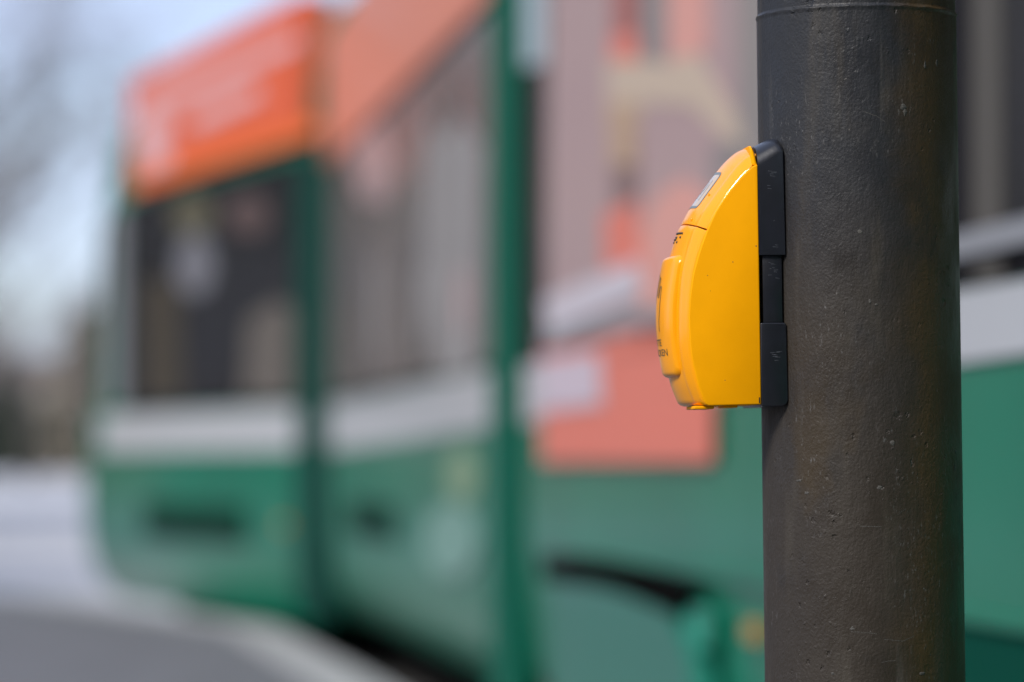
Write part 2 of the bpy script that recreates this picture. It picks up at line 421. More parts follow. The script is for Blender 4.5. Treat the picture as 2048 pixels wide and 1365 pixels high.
# push button
BF = poly_lerp([F2(*p) for p in [(1325.5, 513.5), (1322.5, 525), (1318.5, 545), (1313, 580), (1310, 612), (1309.5, 640), (1311, 668), (1315.6, 707), (1321.5, 740), (1326, 754)]], 80)
def bu(z):
    for i in range(len(BF) - 1):
        if BF[i].y >= z >= BF[i + 1].y:
            return BF[i].x + (BF[i + 1].x - BF[i].x) * (BF[i].y - z) / max(BF[i].y - BF[i + 1].y, 1e-9)
    return BF[0].x if z > BF[0].y else BF[-1].x
ZB0, ZB1, WB = hf(754), hf(513.5), .0355
def bsurf(v, z, off=0): return Vector((bu(z) - v * v / (2 * .08) + off, v, z))
def rrect(w0, w1, h0, h1, r, n=16):
    out = []
    for cx, cy, a0 in ((w1 - r, h1 - r, 0), (w0 + r, h1 - r, 90), (w0 + r, h0 + r, 180), (w1 - r, h0 + r, 270)):
        for k in range(n + 1): a = R(a0 + 90 * k / n); out.append((cx + r * math.cos(a), cy + r * math.sin(a)))
    # add points along straight sides for the curvature
    res = []
    for i in range(len(out)):
        a, b = out[i], out[(i + 1) % len(out)]; d = math.hypot(b[0] - a[0], b[1] - a[1]); m = max(1, int(d / .0045))
        for k in range(m): res.append((a[0] + (b[0] - a[0]) * k / m, a[1] + (b[1] - a[1]) * k / m))
    return res
base = rrect(-WB, WB, ZB0, ZB1, .007)
zc = (ZB0 + ZB1) / 2
mb = MB(); rows = []
for ins, off in ((0, -.016), (0, -.0045), (.0002, -.0028), (.0008, -.0014), (.0018, -.0005), (.0030, -.0001), (.0042, 0)):
    fx = (WB - ins) / WB; fz = ((ZB1 - ZB0) / 2 - ins) / ((ZB1 - ZB0) / 2)
    rows.append([bsurf(x * fx, zc + (z - zc) * fz, off) for x, z in base])
fx0 = (WB - .0042) / WB; fz0 = ((ZB1 - ZB0) / 2 - .0042) / ((ZB1 - ZB0) / 2)
for k in range(1, 14):
    f = 1 - k / 13.5
    rows.append([bsurf(x * fx0 * f, zc + (z - zc) * fz0 * f) for x, z in base])
mb.grid(rows, closed=True); n = len(base); k0 = (len(rows) - 1) * n; mb.f.append(tuple(range(k0, k0 + n))); mb.m.append(0)
mb.build('push_plate', M_yelgloss, broot, smooth=True, angle=60)

def ribbon(mb, pts, w, surf, closed=False, off=.00025, sub=.0015):
    P = []
    seq = pts + [pts[0]] if closed else pts
    for i in range(len(seq) - 1):
        a, b = Vector(seq[i]), Vector(seq[i + 1]); m = max(1, int((b - a).length / sub))
        for k in range(m): P.append(a.lerp(b, k / m))
    P.append(Vector(seq[-1]))
    L, Rr = [], []
    for i, p in enumerate(P):
        if closed: t = P[(i + 1) % (len(P) - 1)] - P[(i - 1) % (len(P) - 1)]
        else: t = P[min(i + 1, len(P) - 1)] - P[max(i - 1, 0)]
        t.normalize(); nn = Vector((-t.y, t.x)) * (w / 2)
        L.append(surf(p.x + nn.x, p.y + nn.y, off)); Rr.append(surf(p.x - nn.x, p.y - nn.y, off))
    mb.grid([L, Rr])
# seen from the front the viewer's right is the near (+v) side
hand = [(-.012, -.030), (-.0125, -.018), (-.0165, -.004), (-.0175, .006), (-.0145, .007), (-.0115, -.001), (-.0095, .001), (-.0098, .018), (-.0085, .0215), (-.0062, .0185), (-.0055, .004),
        (-.0045, .006), (-.0042, .0245), (-.0022, .0275), (0, .0245), (.0006, .006), (.0016, .006), (.0026, .022), (.0046, .0245), (.0064, .0215), (.0058, .004), (.0070, .004), (.0086, .014), (.0106, .015), (.0118, .012), (.0112, -.010), (.0098, -.020), (.0098, -.030)]
zh = hf(603)
mb = MB(); ribbon(mb, [(x * 1.15, zh + y * .80) for x, y in hand], .0011, lambda v, z, o: bsurf(v, z, o))
mb.build('hand_symbol', M_olive, broot)
def text_mesh(name, s, size, v0, z0, surf, m, mirror=False, squeeze=1.0):
    cu = bpy.data.curves.new(name, 'FONT'); cu.body = s; cu.size = size; cu.align_x = 'CENTER'; cu.resolution_u = 4
    to = bpy.data.objects.new(name, cu); COL.objects.link(to)
    me0 = to.to_mesh(); bm = bmesh.new(); bm.from_mesh(me0); to.to_mesh_clear(); bpy.data.objects.remove(to); 
    bmesh.ops.triangulate(bm, faces=bm.faces)
    for v in bm.verts: v.co = surf(v0 + v.co.x * squeeze, z0 + v.co.y, .00025)
    me = bpy.data.meshes.new(name); bm.to_mesh(me); bm.free(); me.materials.append(m)
    o = bpy.data.objects.new(name, me); COL.objects.link(o); o.parent = broot; return o
def embolden(o): pass
text_mesh('lettering', 'BITTE', .0078, 0, hf(691.5), lambda v, z, o: bsurf(v, z, o), M_olive, squeeze=1.42)
text_mesh('lettering', 'DRÜCKEN', .0078, 0.0, hf(711.5), lambda v, z, o: bsurf(v, z, o), M_olive, squeeze=1.38)
# raised dots above the button, black
def lower(v, z, o): return SL.at(SL.find(z), v, o)
def upper(v, z, o): return SU.at(SU.find(z), v, o)
mb = MB()
for i, (rowy, cols) in enumerate(((467.5, (0, .004, .008, .012, .016, .020)), (475.5, (.003, .006, .018)), (479.5, (-.002, .004)), (485, (-.001, .012)))):
    for c in cols:
        p = lower(c, hf(rowy), 0)
        rr = .0011
        rows = [[(p.x + rr * .8 * math.sin(a), p.y + rr * math.cos(a) * math.cos(b), p.z + rr * math.cos(a) * math.sin(b)) for b in [2 * math.pi * k / 8 for k in range(8)]] for a in (-.3, .2, .8, 1.4)]
        mb.grid(rows, closed=True)
mb.build('braille_dots', M_ink, broot, smooth=True)
# pictogram frame on the upper cover
def rr_pts(w, z0, z1, r): return [(x, z) for x, z in rrect(-w, w, z0, z1, r, 5)]
mb = MB(); ribbon(mb, rr_pts(.0235, hf(415), hf(348), .004), .0019, upper, closed=True)
ribbon(mb, [(.0135, hf(402)), (.0135, hf(362))], .0010, upper)
ribbon(mb, [(-.004, hf(402)), (.006, hf(380)), (.004, hf(364))], .0016, upper)
mb.build('pictogram', M_grey, broot)
mb = MB(); nn = 14
mb.grid([[upper(-.022 + .044 * k / nn, hf(413 - 63 * j / nn), .00012) for k in range(nn + 1)] for j in range(nn + 1)])
mb.build('pictogram_glare', M_glare, broot, smooth=True)  # pale sky reflection inside the frame, put into the colour
for v, y in ((.029, 389), (.026, 440)):
    mb = MB()
    p = upper(v, hf(y), 0); rr = .0017
    mb.grid([[(p.x + rr * .45 * math.sin(a), p.y + rr * math.cos(a) * math.cos(b), p.z + rr * math.cos(a) * math.sin(b) + rr * .2 * math.sin(a)) for b in [2 * math.pi * k / 12 for k in range(12)]] for a in (-.4, 0, .4, .8, 1.2, 1.55)], closed=True)
    mb.build('raised_dot', M_yelgloss, broot, smooth=True)
# foot tabs below the housing
mb = MB()
mb.box(lz(1428, 815), lz(1389, 815), -.006, .047, hz(816.8), hz(810.2))
mb.build('foot_tab', M_yel, broot, bevel=.0007)
mb = MB()
mb.box(lz(1475, 813), lz(1449, 813), .008, .048, hz(814.8), hz(809.9))
mb.build('foot_tab', M_yel, broot, bevel=.0006)
# tiny screw slot mark at the housing corner
mb = MB(); mb.box(.0012, .0020, .0529, .0533, hz(806), hz(795)); mb.build('screw_slot', M_ink, broot)
for k, (x, y, rr) in enumerate(((1464, 523.5, .0005), (1413, 550, .0004), (1511, 492, .0006), (1448, 760, .0004), (1419, 581, .0003))):
    mb = MB(); c = C2(x, y); mb.prism([(c[0] + rr * math.cos(t), c[1] + rr * math.sin(t)) for t in [2 * math.pi * q / 7 for q in range(7)]], .0529, .05308, Tc)
    mb.build('paint_chip', mat('rust_speck', (.30, .12, .02), .7) if k == 0 else bpy.data.materials['rust_speck'], broot)
# black mounting bracket
mb = MB(); UX = lambda x, y: lz(x, y)
# upper block with a domed, sloping top
us = [0, -.002, -.006, -.010, -.014, -.017, -.0188, -.0200]
def ztop(u, v):
    q = min(1, max(0, (abs(v) - .020) / .0335)) 
    k = u / -.0200
    top = hf(300 - 20 * min(k / .80, 1)) - (max(0, k - .72) / .28) ** 2.2 * .0052      # silhouette line
    low = hz(332 - 30 * min(k / .9, 1)) - (max(0, k - .72) / .28) ** 2 * .001
    f = 1 - math.sqrt(max(0, 1 - q ** 2.6))
    return top + (low - top) * f
vsr = [-.0535 + .107 * k / 40 for k in range(41)]
rows = [[(u, v, ztop(u, v)) for v in vsr] for u in us]
rows = [[(0, v, hz(510)) for v in vsr]] + rows + [[(-.0207, v, hz(510)) for v in vsr]]
mb.grid(rows)
for sgn in (0, -1):
    mb.add([rows[0][sgn]] + [r[sgn] for r in rows[1:-1]] + [rows[-1][sgn]], [tuple(range(len(rows)))])
mb.add([rows[0][0], rows[0][-1], rows[-1][-1], rows[-1][0]], [(0, 1, 2, 3)])
mb.build('bracket_top', M_black, broot, smooth=True, angle=42, weld=True)
mb = MB(); mb.box(-.0182, -.0028, -.0500, .0510, hz(648), hz(509.5)); mb.build('bracket_bridge', M_black, broot, bevel=.0006)
mb = MB()
pl = [(0, hz(646)), (-.0040, hz(646)), (-.0195, hz(646)), (-.0208, hz(650)), (-.0214, hz(800)), (-.0203, hz(809)), (-.0170, hz(813.5)), (0, hz(813.5))]
mb.prism(pl, -.0535, .0535, Tc); mb.build('bracket_foot', M_black, broot, bevel=.0010, seg=3)
# a few surface nicks on the bracket face
M_nick = mat('scuffed_plastic', (.12, .13, .15), .6)
rnd = random.Random(3)
for k in range(26):
    y = rnd.choice([rnd.uniform(335, 380), rnd.uniform(335, 500), rnd.uniform(515, 560), rnd.uniform(700, 725)]); u0 = -rnd.uniform(.007, .013); L = rnd.uniform(.001, .0045)
    d = rnd.uniform(-.0006, .0006); vv = .05105 if 510 < y < 646 else .05355
    t = .00012
    mb = MB(); mb.add([(u0, vv, hz(y)), (u0 - L, vv, hz(y) + d), (u0 - L, vv, hz(y) + d + t), (u0, vv, hz(y) + t * 2)], [(0, 1, 2, 3)]); mb.build('scuff_mark', M_nick, broot)


# ------------------------------------------------------------------ tram
M_green = mat('green_tram_paint', (.0, .165, .09), .36, spec=.3, coat=.38, coat_rough=.15, noise=(1.2, .1))
M_dkgreen = mat('dark_green_frame', (.002, .045, .032), .6, spec=.2)
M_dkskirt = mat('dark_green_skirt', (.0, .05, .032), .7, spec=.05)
M_cream = mat('cream_tram_band', (.52, .535, .55), .35, coat=.5, coat_rough=.1)
M_orange = mat('orange_film', (.76, .13, .05), .45, coat=.2)
M_pinkt = mat('pale_pink_lettering', (.70, .43, .44), .5)
M_glass = mat('dark_tram_glass', (.013, .012, .010), .12, spec=.5)
M_gasket = mat('rubber_gasket', (.012, .011, .012), .7, spec=.1)
M_under = mat('underframe', (.006, .006, .006), .9, spec=0)
M_bellow = mat('bellows_rubber', (.13, .085, .06), .8)
M_lgrey = mat('grey_sill', (.34, .35, .37), .35, metal=.3)
M_amber = mat('amber_lens', (.50, .26, .04), .2, coat=.6)
M_seat = mat('interior_panel', (.12, .09, .06), .7)
M_vent = mat('dark_vent', (.003, .035, .022), .7, spec=.1)
M_roof = mat('roof_equipment', (.35, .35, .36), .6)
# advert colours, some reused for painted window reflections
A = {k: mat('film_' + k, c, .5, coat=.25) for k, c in dict(pinkgrey=(.42, .29, .28), pink=(.70, .33, .27), red=(.36, .10, .08), orange=(.74, .19, .13), beige=(.56, .44, .33), tan=(.48, .32, .20),
     brown=(.20, .12, .11), white=(.60, .55, .59), grey=(.25, .22, .21), lblue=(.38, .48, .52), taupe=(.16, .135, .12), lav=(.60, .50, .56), coral=(.72, .24, .15), deep=(.74, .19, .13), greige=(.27, .24, .22)).items()}

class Frame:
    def __init__(s, p, q):
        s.o = Vector(p); d = Vector(q) - Vector(p); s.L = d.length; s.d = d.normalized(); s.n = Vector((-s.d.y, s.d.x))
    def __call__(s, a, out, z):
        p = s.o + s.d * a + s.n * out; return (p.x, p.y, z)
    def hit(s, x, y):
        k = (x - 1024) / FP; a = (k * s.o.y - s.o.x) / (s.d.x - k * s.d.y); Y = s.o.y + s.d.y * a
        return a, HC + (HOR - y) / FP * Y
def Pxy(x): Y = 12180 / (x - 80); return ((x - 1024) / FP * Y, Y)
J0 = (tram_x(5.0), 5.0); J1 = Pxy(1052); J1b = Pxy(1006); J2 = Pxy(655); J2b = ((612 - 1024) / FP * 21.9, 21.9)
NOSE = ((165 - 1024) / FP * 27.2, 27.2)
fr_back = Frame((tram_x(-3.5), -3.5), (tram_x(4.7), 4.7))
fr_rear = Frame(J0, J1); fr_mid = Frame(J1b, J2); fr_head = Frame(J2b, NOSE)
TW = 2.3
troot = empty('tram', (J1[0] + 1.1, J1[1], -.3))
tag(troot, 'green articulated tram with a cream band and orange roof panels curving away behind the pole', 'tram')
TO = tuple(troot.location)

def car_body(fr, name, nose=None, roof=3.52):
    """loft of plan rings; nose = function z -> reach of the front end beyond frame length"""
    zs = [(-.03, .085), (.08, .055), (.25, .035), (.45, .015), (.62, .003), (.68, 0), (.93, 0), (1.25, 0), (1.9, 0), (2.55, .01), (3.0, .05), (3.35, .12), (3.47, .25), (3.52, .6)]
    rows = []
    if not nose: zs = [(.07, .14), (.12, .09)] + zs[2:]
    zs = [(z if z < 2 else 1.9 + (z - 1.9) * (roof - 1.9) / 1.62, i) for z, i in zs]
    for z, ins in zs:
        L = fr.L + (nose(z) if nose else 0)
        if nose:
            r1 = .5
            plan = [(0, -ins), (L * .4, -ins), (L - r1, -ins - .02), (L - .25, -ins - .10), (L - .08, -ins - .3), (L, -TW * .35), (L + .03, -TW / 2), (L, -TW * .65), (L - .08, -TW + .3), (L - .25, -TW + .1), (L - r1, -TW + ins), (L * .4, -TW + ins), (0, -TW + ins)]
        else:
            plan = [(0, -ins), (L * .5, -ins), (L, -ins), (L, -TW + ins), (L * .5, -TW + ins), (0, -TW + ins)]
        rows.append([fr(a, o, z) for a, o in plan])
    mb = MB(); mb.grid(rows, closed=True); n = len(rows[0])
    mb.f.append(tuple(range(n - 1, -1, -1))); mb.m.append(0)
    k = (len(rows) - 1) * n; mb.f.append(tuple(range(k, k + n))); mb.m.append(0)
    return mb.build(name, M_green, troot, smooth=True, angle=35, origin=TO)
def slab(fr, name, m, parent, a0, a1, z0, z1, o0=0., o1=.01, z0b=None, z1b=None, mats=None):
    z0b = z0 if z0b is None else z0b; z1b = z1 if z1b is None else z1b
    mb = MB()
    mb.hexa([fr(a0, o0, z0), fr(a1, o0, z0b), fr(a1, o1, z0b), fr(a0, o1, z0), fr(a0, o0, z1), fr(a1, o0, z1b), fr(a1, o1, z1b), fr(a0, o1, z1)])
    return mb.build(name, m, parent, origin=TO)
def imgpoly(fr, pts): return [fr.hit(x, y) for x, y in pts]
def patch(mb, fr, pts, out, mi, th=.002):
    mb.prism(imgpoly(fr, pts), out, out + th, lambda a, z, o: fr(a, o, z), mi)

def nose_reach(z):
    pts = [(-.1, -.75), (-.03, -.62), (.02, -.30), (.14, -.02), (.3, .10), (.95, .05), (1.2, .03), (1.27, -.22), (1.9, -.35), (2.6, -.42), (3.1, -.6), (3.4, -.95), (3.6, -1.5)]
    for i in range(len(pts) - 1):
        if pts[i][0] <= z <= pts[i + 1][0]:
            t = (z - pts[i][0]) / (pts[i + 1][0] - pts[i][0]); return .38 + pts[i][1] + t * (pts[i + 1][1] - pts[i][1])
    return pts[-1][1]
# head section
head = car_body(fr_head, 'head_section', nose_reach, roof=3.62)
aw = lambda fr, x: fr.hit(x, 700)[0]
h = fr_head
slab(h, 'band', M_cream, head, 0, h.L - .55, .970, 1.225, -.02, .010)
# the band wraps round the nose
mb = MB()
plan = [(h.L - .55, .012), (h.L - .25, -.09), (h.L - .07, -.28), (h.L + .02, -.8), (h.L + .05, -1.15), (h.L + .02, -1.5), (h.L - .07, -2.02), (h.L - .25, -2.21), (h.L - .55, -2.31)]
mb.grid([[h(a + nose_reach(1.2) * 1, o, z) for a, o in plan] for z in (.970, 1.225)]); mb.build('nose_band', M_cream, head, smooth=True, origin=TO)
slab(h, 'window', M_glass, head, .18, aw(h, 262), 1.27, 2.62, 0, .012)
slab(h, 'gasket', M_gasket, head, .12, aw(h, 250), 1.245, 2.66, 0, .006)
slab(h, 'roof_advert', M_orange, head, .05, aw(h, 266) , 2.77, 3.59, -.16, .02, z1b=3.47)
mb = MB()   # pale lettering on the roof advert, reads only as soft strokes
for pts in ([(290, 215), (330, 175), (560, 80), (600, 62), (602, 90), (560, 110), (335, 210), (300, 235)], [(282, 240), (330, 215), (345, 235), (330, 300), (350, 290), (345, 330), (290, 350), (282, 300)],
            [(375, 245), (400, 220), (520, 165), (525, 195), (400, 255)]):
    patch(mb, h, pts, .021, 0)
mb.build('roof_lettering', M_pinkt, head, origin=TO)
mb = MB(); patch(mb, h, [(270, 350), (640, 235), (640, 270), (270, 385)], .021, 0); mb.build('roof_advert_edge', mat('amber_orange_film', (.80, .155, .03), .5), head, origin=TO)
slab(h, 'vent', M_vent, head, aw(h, 490), aw(h, 290), .42, .64, 0, .012)
slab(h, 'marker_lamp', M_amber, head, aw(h, 576), aw(h, 566), .52, .57, 0, .02)
mb = MB()
for zz0, zz1 in ((1.29, 2.60),):
    rws = []
    for zz in (1.29, 1.7, 2.1, 2.60):
        e = nose_reach(zz); rws.append([h(a + e, o, zz) for a, o in [(h.L - .60, .004), (h.L - .48, -.012), (h.L - .24, -.09), (h.L - .065, -.29), (h.L + .018, -.8), (h.L + .045, -1.15), (h.L + .018, -1.5), (h.L - .065, -2.01), (h.L - .24, -2.21)]])
    mb.grid(rws)
mb.build('windscreen', M_glass, head, smooth=True, origin=TO)
slab(h, 'windscreen_pillar', M_lgrey, head, aw(h, 245), aw(h, 222), 1.30, 2.62, -.05, .012)
mb = MB()  # colour patches on the pane, painted for its reflections and interior glimpses
for x, y, rx, ry, mi in ((388, 430, 40, 42, 1), (500, 430, 42, 40, 0), (393, 530, 38, 62, 2)):
    patch(mb, h, [(x + rx * math.cos(t), y + ry * math.sin(t)) for t in [2 * math.pi * k / 14 for k in range(14)]], .0125, mi)
patch(mb, h, [(500, 640), (560, 600), (590, 620), (590, 795), (490, 795)], .0125, 3)
patch(mb, h, [(290, 560), (360, 560), (370, 800), (290, 800)], .0125, 4)
mb.build('window_patch', [mat('brown_patch', (.10, .065, .06), .5), mat('olive_patch', (.11, .10, .06), .5), mat('grey_patch', (.17, .17, .19), .5), mat('taupe_patch', (.12, .105, .09), .5), mat('umber_patch', (.05, .04, .025), .5)], head, origin=TO)
# middle section
mid = car_body(fr_mid, 'middle_section', roof=3.34)
f = fr_mid
slab(f, 'band', M_cream, mid, 0, f.L, 1.035, 1.23, -.02, .010, z0b=.965)
slab(f, 'window', mat('grey_reflection_glass', (.115, .105, .10), .2, spec=.6, noise=(1.5, .3)), mid, .25, f.L - .30, 1.27, 2.50, 0, .012)  # lighter glass colour with the grey street reflections put into it
slab(f, 'gasket', M_gasket, mid, .19, f.L - .24, 1.245, 2.54, 0, .006)
for k in range(1, 4): slab(f, 'window_post', A['taupe'], mid, f.L * k / 4 - .02, f.L * k / 4 + .02, 1.27, 2.50, .0, .016)
slab(f, 'roof_advert', A['coral'], mid, .05, f.L - .05, 2.545, 3.24, -.16, .02)
slab(f, 'vent', M_vent, mid, aw(f, 790), aw(f, 700), .55, .72, 0, .008)
mb = MB()
patch(mb, f, [(700, 300), (760, 240), (800, 330), (780, 410), (730, 400)], .0125, 0)
patch(mb, f, [(850, 330), (930, 230), (975, 300), (960, 740), (880, 750), (850, 560)], .0125, 1)
patch(mb, f, [(740, 470), (800, 420), (820, 760), (750, 770)], .0125, 2)
for i, (x, y, rx, ry, mi) in enumerate(((870, 300, 16, 60, 1), (905, 470, 14, 50, 1), (800, 560, 10, 90, 2), (935, 600, 12, 70, 0), (845, 620, 8, 90, 1), (885, 210, 20, 40, 2), (760, 620, 8, 110, 1))):
    patch(mb, f, [(x + rx * math.cos(t), y + ry * math.sin(t)) for t in [2 * math.pi * k / 10 for k in range(10)]], .0155, mi)
mb.build('window_reflections', [A['pinkgrey'], mat('film_greige', (.27, .255, .245), .5), A['taupe']], mid, origin=TO)  # patches on the glass that paint its mottled reflections
mb = MB()
for x, y, rx, ry, mi in ((925, 950, 32, 55, 0), (905, 1080, 55, 75, 1)):
    patch(mb, f, [(x + rx * math.cos(t), y + ry * math.sin(t)) for t in [2 * math.pi * k / 16 for k in range(16)]], .003, mi)
mb.build('side_sheen', [mat('sheen_olive', (.20, .30, .18), .4), mat('sheen_grey', (.17, .33, .27), .35)], mid, origin=TO)  # ellipses painting the washed reflection on the lower side panel
# rear section
rear = car_body(fr_rear, 'rear_section')
r = fr_rear
slab(r, 'band', M_cream, rear, 0, r.L, 1.10, 1.205, -.02, .010, z0b=1.035, z1b=1.23)
slab(r, 'sill', M_lgrey, rear, 0, aw(r, 1100), 1.262, 1.305, -.01, .030)
slab(r, 'window', M_glass, rear, .1, aw(r, 1085), 1.30, 2.50, 0, .012)
slab(r, 'gasket', M_gasket, rear, .04, aw(r, 1049), 1.215, 2.55, 0, .006)
slab(r, 'roof_panel', M_cream, rear, .05, r.L - .05, 2.60, 3.42, -.16, .02)
for x in (1925,): slab(r, 'window_post', M_gasket, rear, aw(r, x + 34), aw(r, x - 12), 1.30, 2.50, 0, .018)
AD = ['pinkgrey', 'pink', 'red', 'orange', 'beige', 'tan', 'brown', 'white', 'grey', 'lblue', 'taupe', 'lav', 'deep', 'greige']
mb = MB()
def ad(key, pts, lay=0): patch(mb, r, pts, .013 + lay * .003, AD.index(key))
ad('pinkgrey', [(1108, -30), (1490, -250), (1490, 480), (1440, 560), (1440, 925), (1096, 925), (1104, 560)])
ad('greige', [(1488, -250), (1620, -400), (1620, 500), (1488, 520)])
ad('grey', [(1292, -140), (1350, -170), (1350, 130), (1292, 110)], 1)
ad('pink', [(1350, -170), (1430, -215), (1430, 100), (1350, 120)], 1)
ad('grey', [(1440, 290), (1490, 280), (1490, 480), (1445, 540)], 1)
ad('red', [(1240, -60), (1292, -80), (1292, 65), (1240, 70)], 1)
ad('orange', [(1236, 70), (1292, 65), (1288, 120), (1236, 120)], 1)
ad('beige', [(1225, 120), (1300, 120), (1410, 105), (1485, 230), (1500, 290), (1460, 275), (1400, 210), (1300, 205), (1285, 260), (1230, 260)], 1)
ad('tan', [(1235, 205), (1285, 205), (1285, 330), (1238, 330)], 2)
ad('brown', [(1240, 300), (1288, 300), (1288, 420), (1240, 420)], 1)
ad('pink', [(1320, 400), (1380, 355), (1440, 400), (1440, 700), (1300, 700), (1290, 480)], 1)
ad('orange', [(1222, 430), (1285, 400), (1300, 540), (1225, 560)], 2)
ad('white', [(1100, 600), (1290, 520), (1300, 590), (1110, 670)], 3)
ad('deep', [(1092, 672), (1440, 640), (1440, 925), (1092, 925)], 1)
ad('orange', [(1225, 640), (1300, 625), (1305, 700), (1230, 705)], 3)
ad('orange', [(1110, 860), (1440, 840), (1440, 925), (1100, 925)], 2)
ad('lav', [(1095, 720), (1215, 705), (1220, 810), (1095, 825)], 3)
mb.build('side_advert', [A[k] for k in AD], rear, origin=TO)
mb = MB(); patch(mb, r, [(1056, -40), (1100, -60), (1100, 125), (1056, 135)], .015, 0); mb.build('window_patch', A['lblue'], rear, origin=TO)
mb = MB(); patch(mb, r, [(1962, -900), (2024, -900), (2024, 560), (1962, 560)], .013, 0); mb.build('pane_reflection', mat('taupe_reflection', (.070, .062, .050), .7), rear, origin=TO)  # taupe patch painted on the pane for a blurred reflection
# curved dark gap above the bogie cover
mb = MB()
up = [(1120, 1114), (1170, 1112), (1230, 1121), (1290, 1134), (1340, 1150), (1390, 1170), (1412, 1190)]
dn = [(1395, 1228), (1340, 1206), (1285, 1184), (1225, 1168), (1165, 1163), (1124, 1160)]
patch(mb, r, up + dn, -.002, 0, .060); mb.build('wheel_arch_gap', M_under, rear, origin=TO)
mb = MB()
patch(mb, r, [(1140, 1168), (1225, 1172), (1285, 1187), (1340, 1208), (1390, 1230), (1420, 1300), (1440, 1420), (1140, 1420)], .0, 0, .058)
mb.build('bogie_cover', mat('bogie_cover_green', (.01, .16, .11), .4, coat=.35), rear, origin=TO)
slab(r, 'marker_lamp', M_amber, rear, aw(r, 1524), aw(r, 1504), .52, .565, 0, .02)
slab(r, 'skirt_ridge', M_green, rear, 0.02, r.L - .4, .645, .665, 0, .02)
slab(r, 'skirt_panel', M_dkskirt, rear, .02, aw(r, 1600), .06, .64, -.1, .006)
mb = MB(); patch(mb, r, [(1395, 1212), (1445, 1215), (1440, 1300), (1395, 1290)], .004, 0, .03); mb.build('green_patch', mat('bright_green', (.02, .27, .18), .4, coat=.3), rear, origin=TO)  # small brighter green patch low on the side
# carriage past the right edge of the view
back = car_body(fr_back, 'tail_section'); b = fr_back
slab(b, 'band', M_cream, back, 0, b.L, 1.10, 1.205, -.02, .010)
slab(b, 'window', M_glass, back, .3, b.L - .3, 1.28, 2.50, 0, .012)
slab(b, 'gasket', M_gasket, back, .24, b.L - .24, 1.235, 2.54, 0, .006)
# joints
def joint(p, q, m, post=None, w0=.10):
    jf = Frame(p, q); mb = MB(); n = 9
    rows = []
    for k in range(n):
        a = jf.L * k / (n - 1); o = -.10 + (.03 if k % 2 else -.02)
        rows.append([jf(a, o, .08), jf(a, o, 3.3), jf(a, -.5, 3.42), jf(a, -TW + .5, 3.42), jf(a, -TW - o, 3.3), jf(a, -TW - o, .08)])
    mb.grid(rows); return mb.build('bellows', m, troot, smooth=True, angle=60, origin=TO)
joint((tram_x(4.7), 4.7), J0, M_bellow); joint(J1, J1b, M_bellow); joint(J2, J2b, M_bellow)
def frame_post(fr, a0, a1, m, name='joint_frame', top=3.50):
    mb = MB()
    for (o0, o1) in ((-.05, .03), (-TW - .03, -TW + .05)):
        mb.box(a0, a1, o0, o1, .04, top - .10, T=lambda a, o, z: fr(a, o, z))
    mb.box(a0, a1, -TW, 0, top - .09, top, T=lambda a, o, z: fr(a, o, z))
    return mb.build(name, m, troot, origin=TO)
M_gframe = mat('green_joint_frame', (.0, .10, .06), .6, spec=.15)
frame_post(fr_mid, -.46, .13, M_gframe)
frame_post(fr_mid, fr_mid.L - .14, fr_mid.L + .12, M_dkgreen, top=2.62)
frame_post(fr_head, -.55, .10, M_dkgreen, top=2.70)
# underframe and bogies
for fr_, k0, k1 in ((fr_back, .2, .9), (fr_rear, .03, .97), (fr_mid, .03, .97), (fr_head, .03, .75)):
    mb = MB(); mb.box(fr_.L * k0, fr_.L * k1, -TW + .35, -.35, -.18, .06, T=lambda a, o, z: fr_(a, o, z)); mb.build('underframe', M_under, troot, origin=TO)
M_wheel = mat('wheel_steel', (.09, .085, .08), .5, metal=.7)
for fr_, aa in ((fr_rear, (.45, .70)), (fr_head, (.25, .50))):
    for q in aa:
        for o in (-.62, -TW + .62):
            a = fr_.L * q; mb = MB()
            ring = lambda rad, oo: [fr_(a + rad * math.cos(t), o + oo, -.0 + rad * math.sin(t)) for t in [2 * math.pi * k / 24 for k in range(24)]]
            mb.grid([ring(.05, .05), ring(.20, .05), ring(.24, .045), ring(.25, 0), ring(.27, -.02), ring(.27, -.05), ring(.05, -.05)], closed=True); mb.build('wheel', M_wheel, troot, smooth=True, origin=TO)

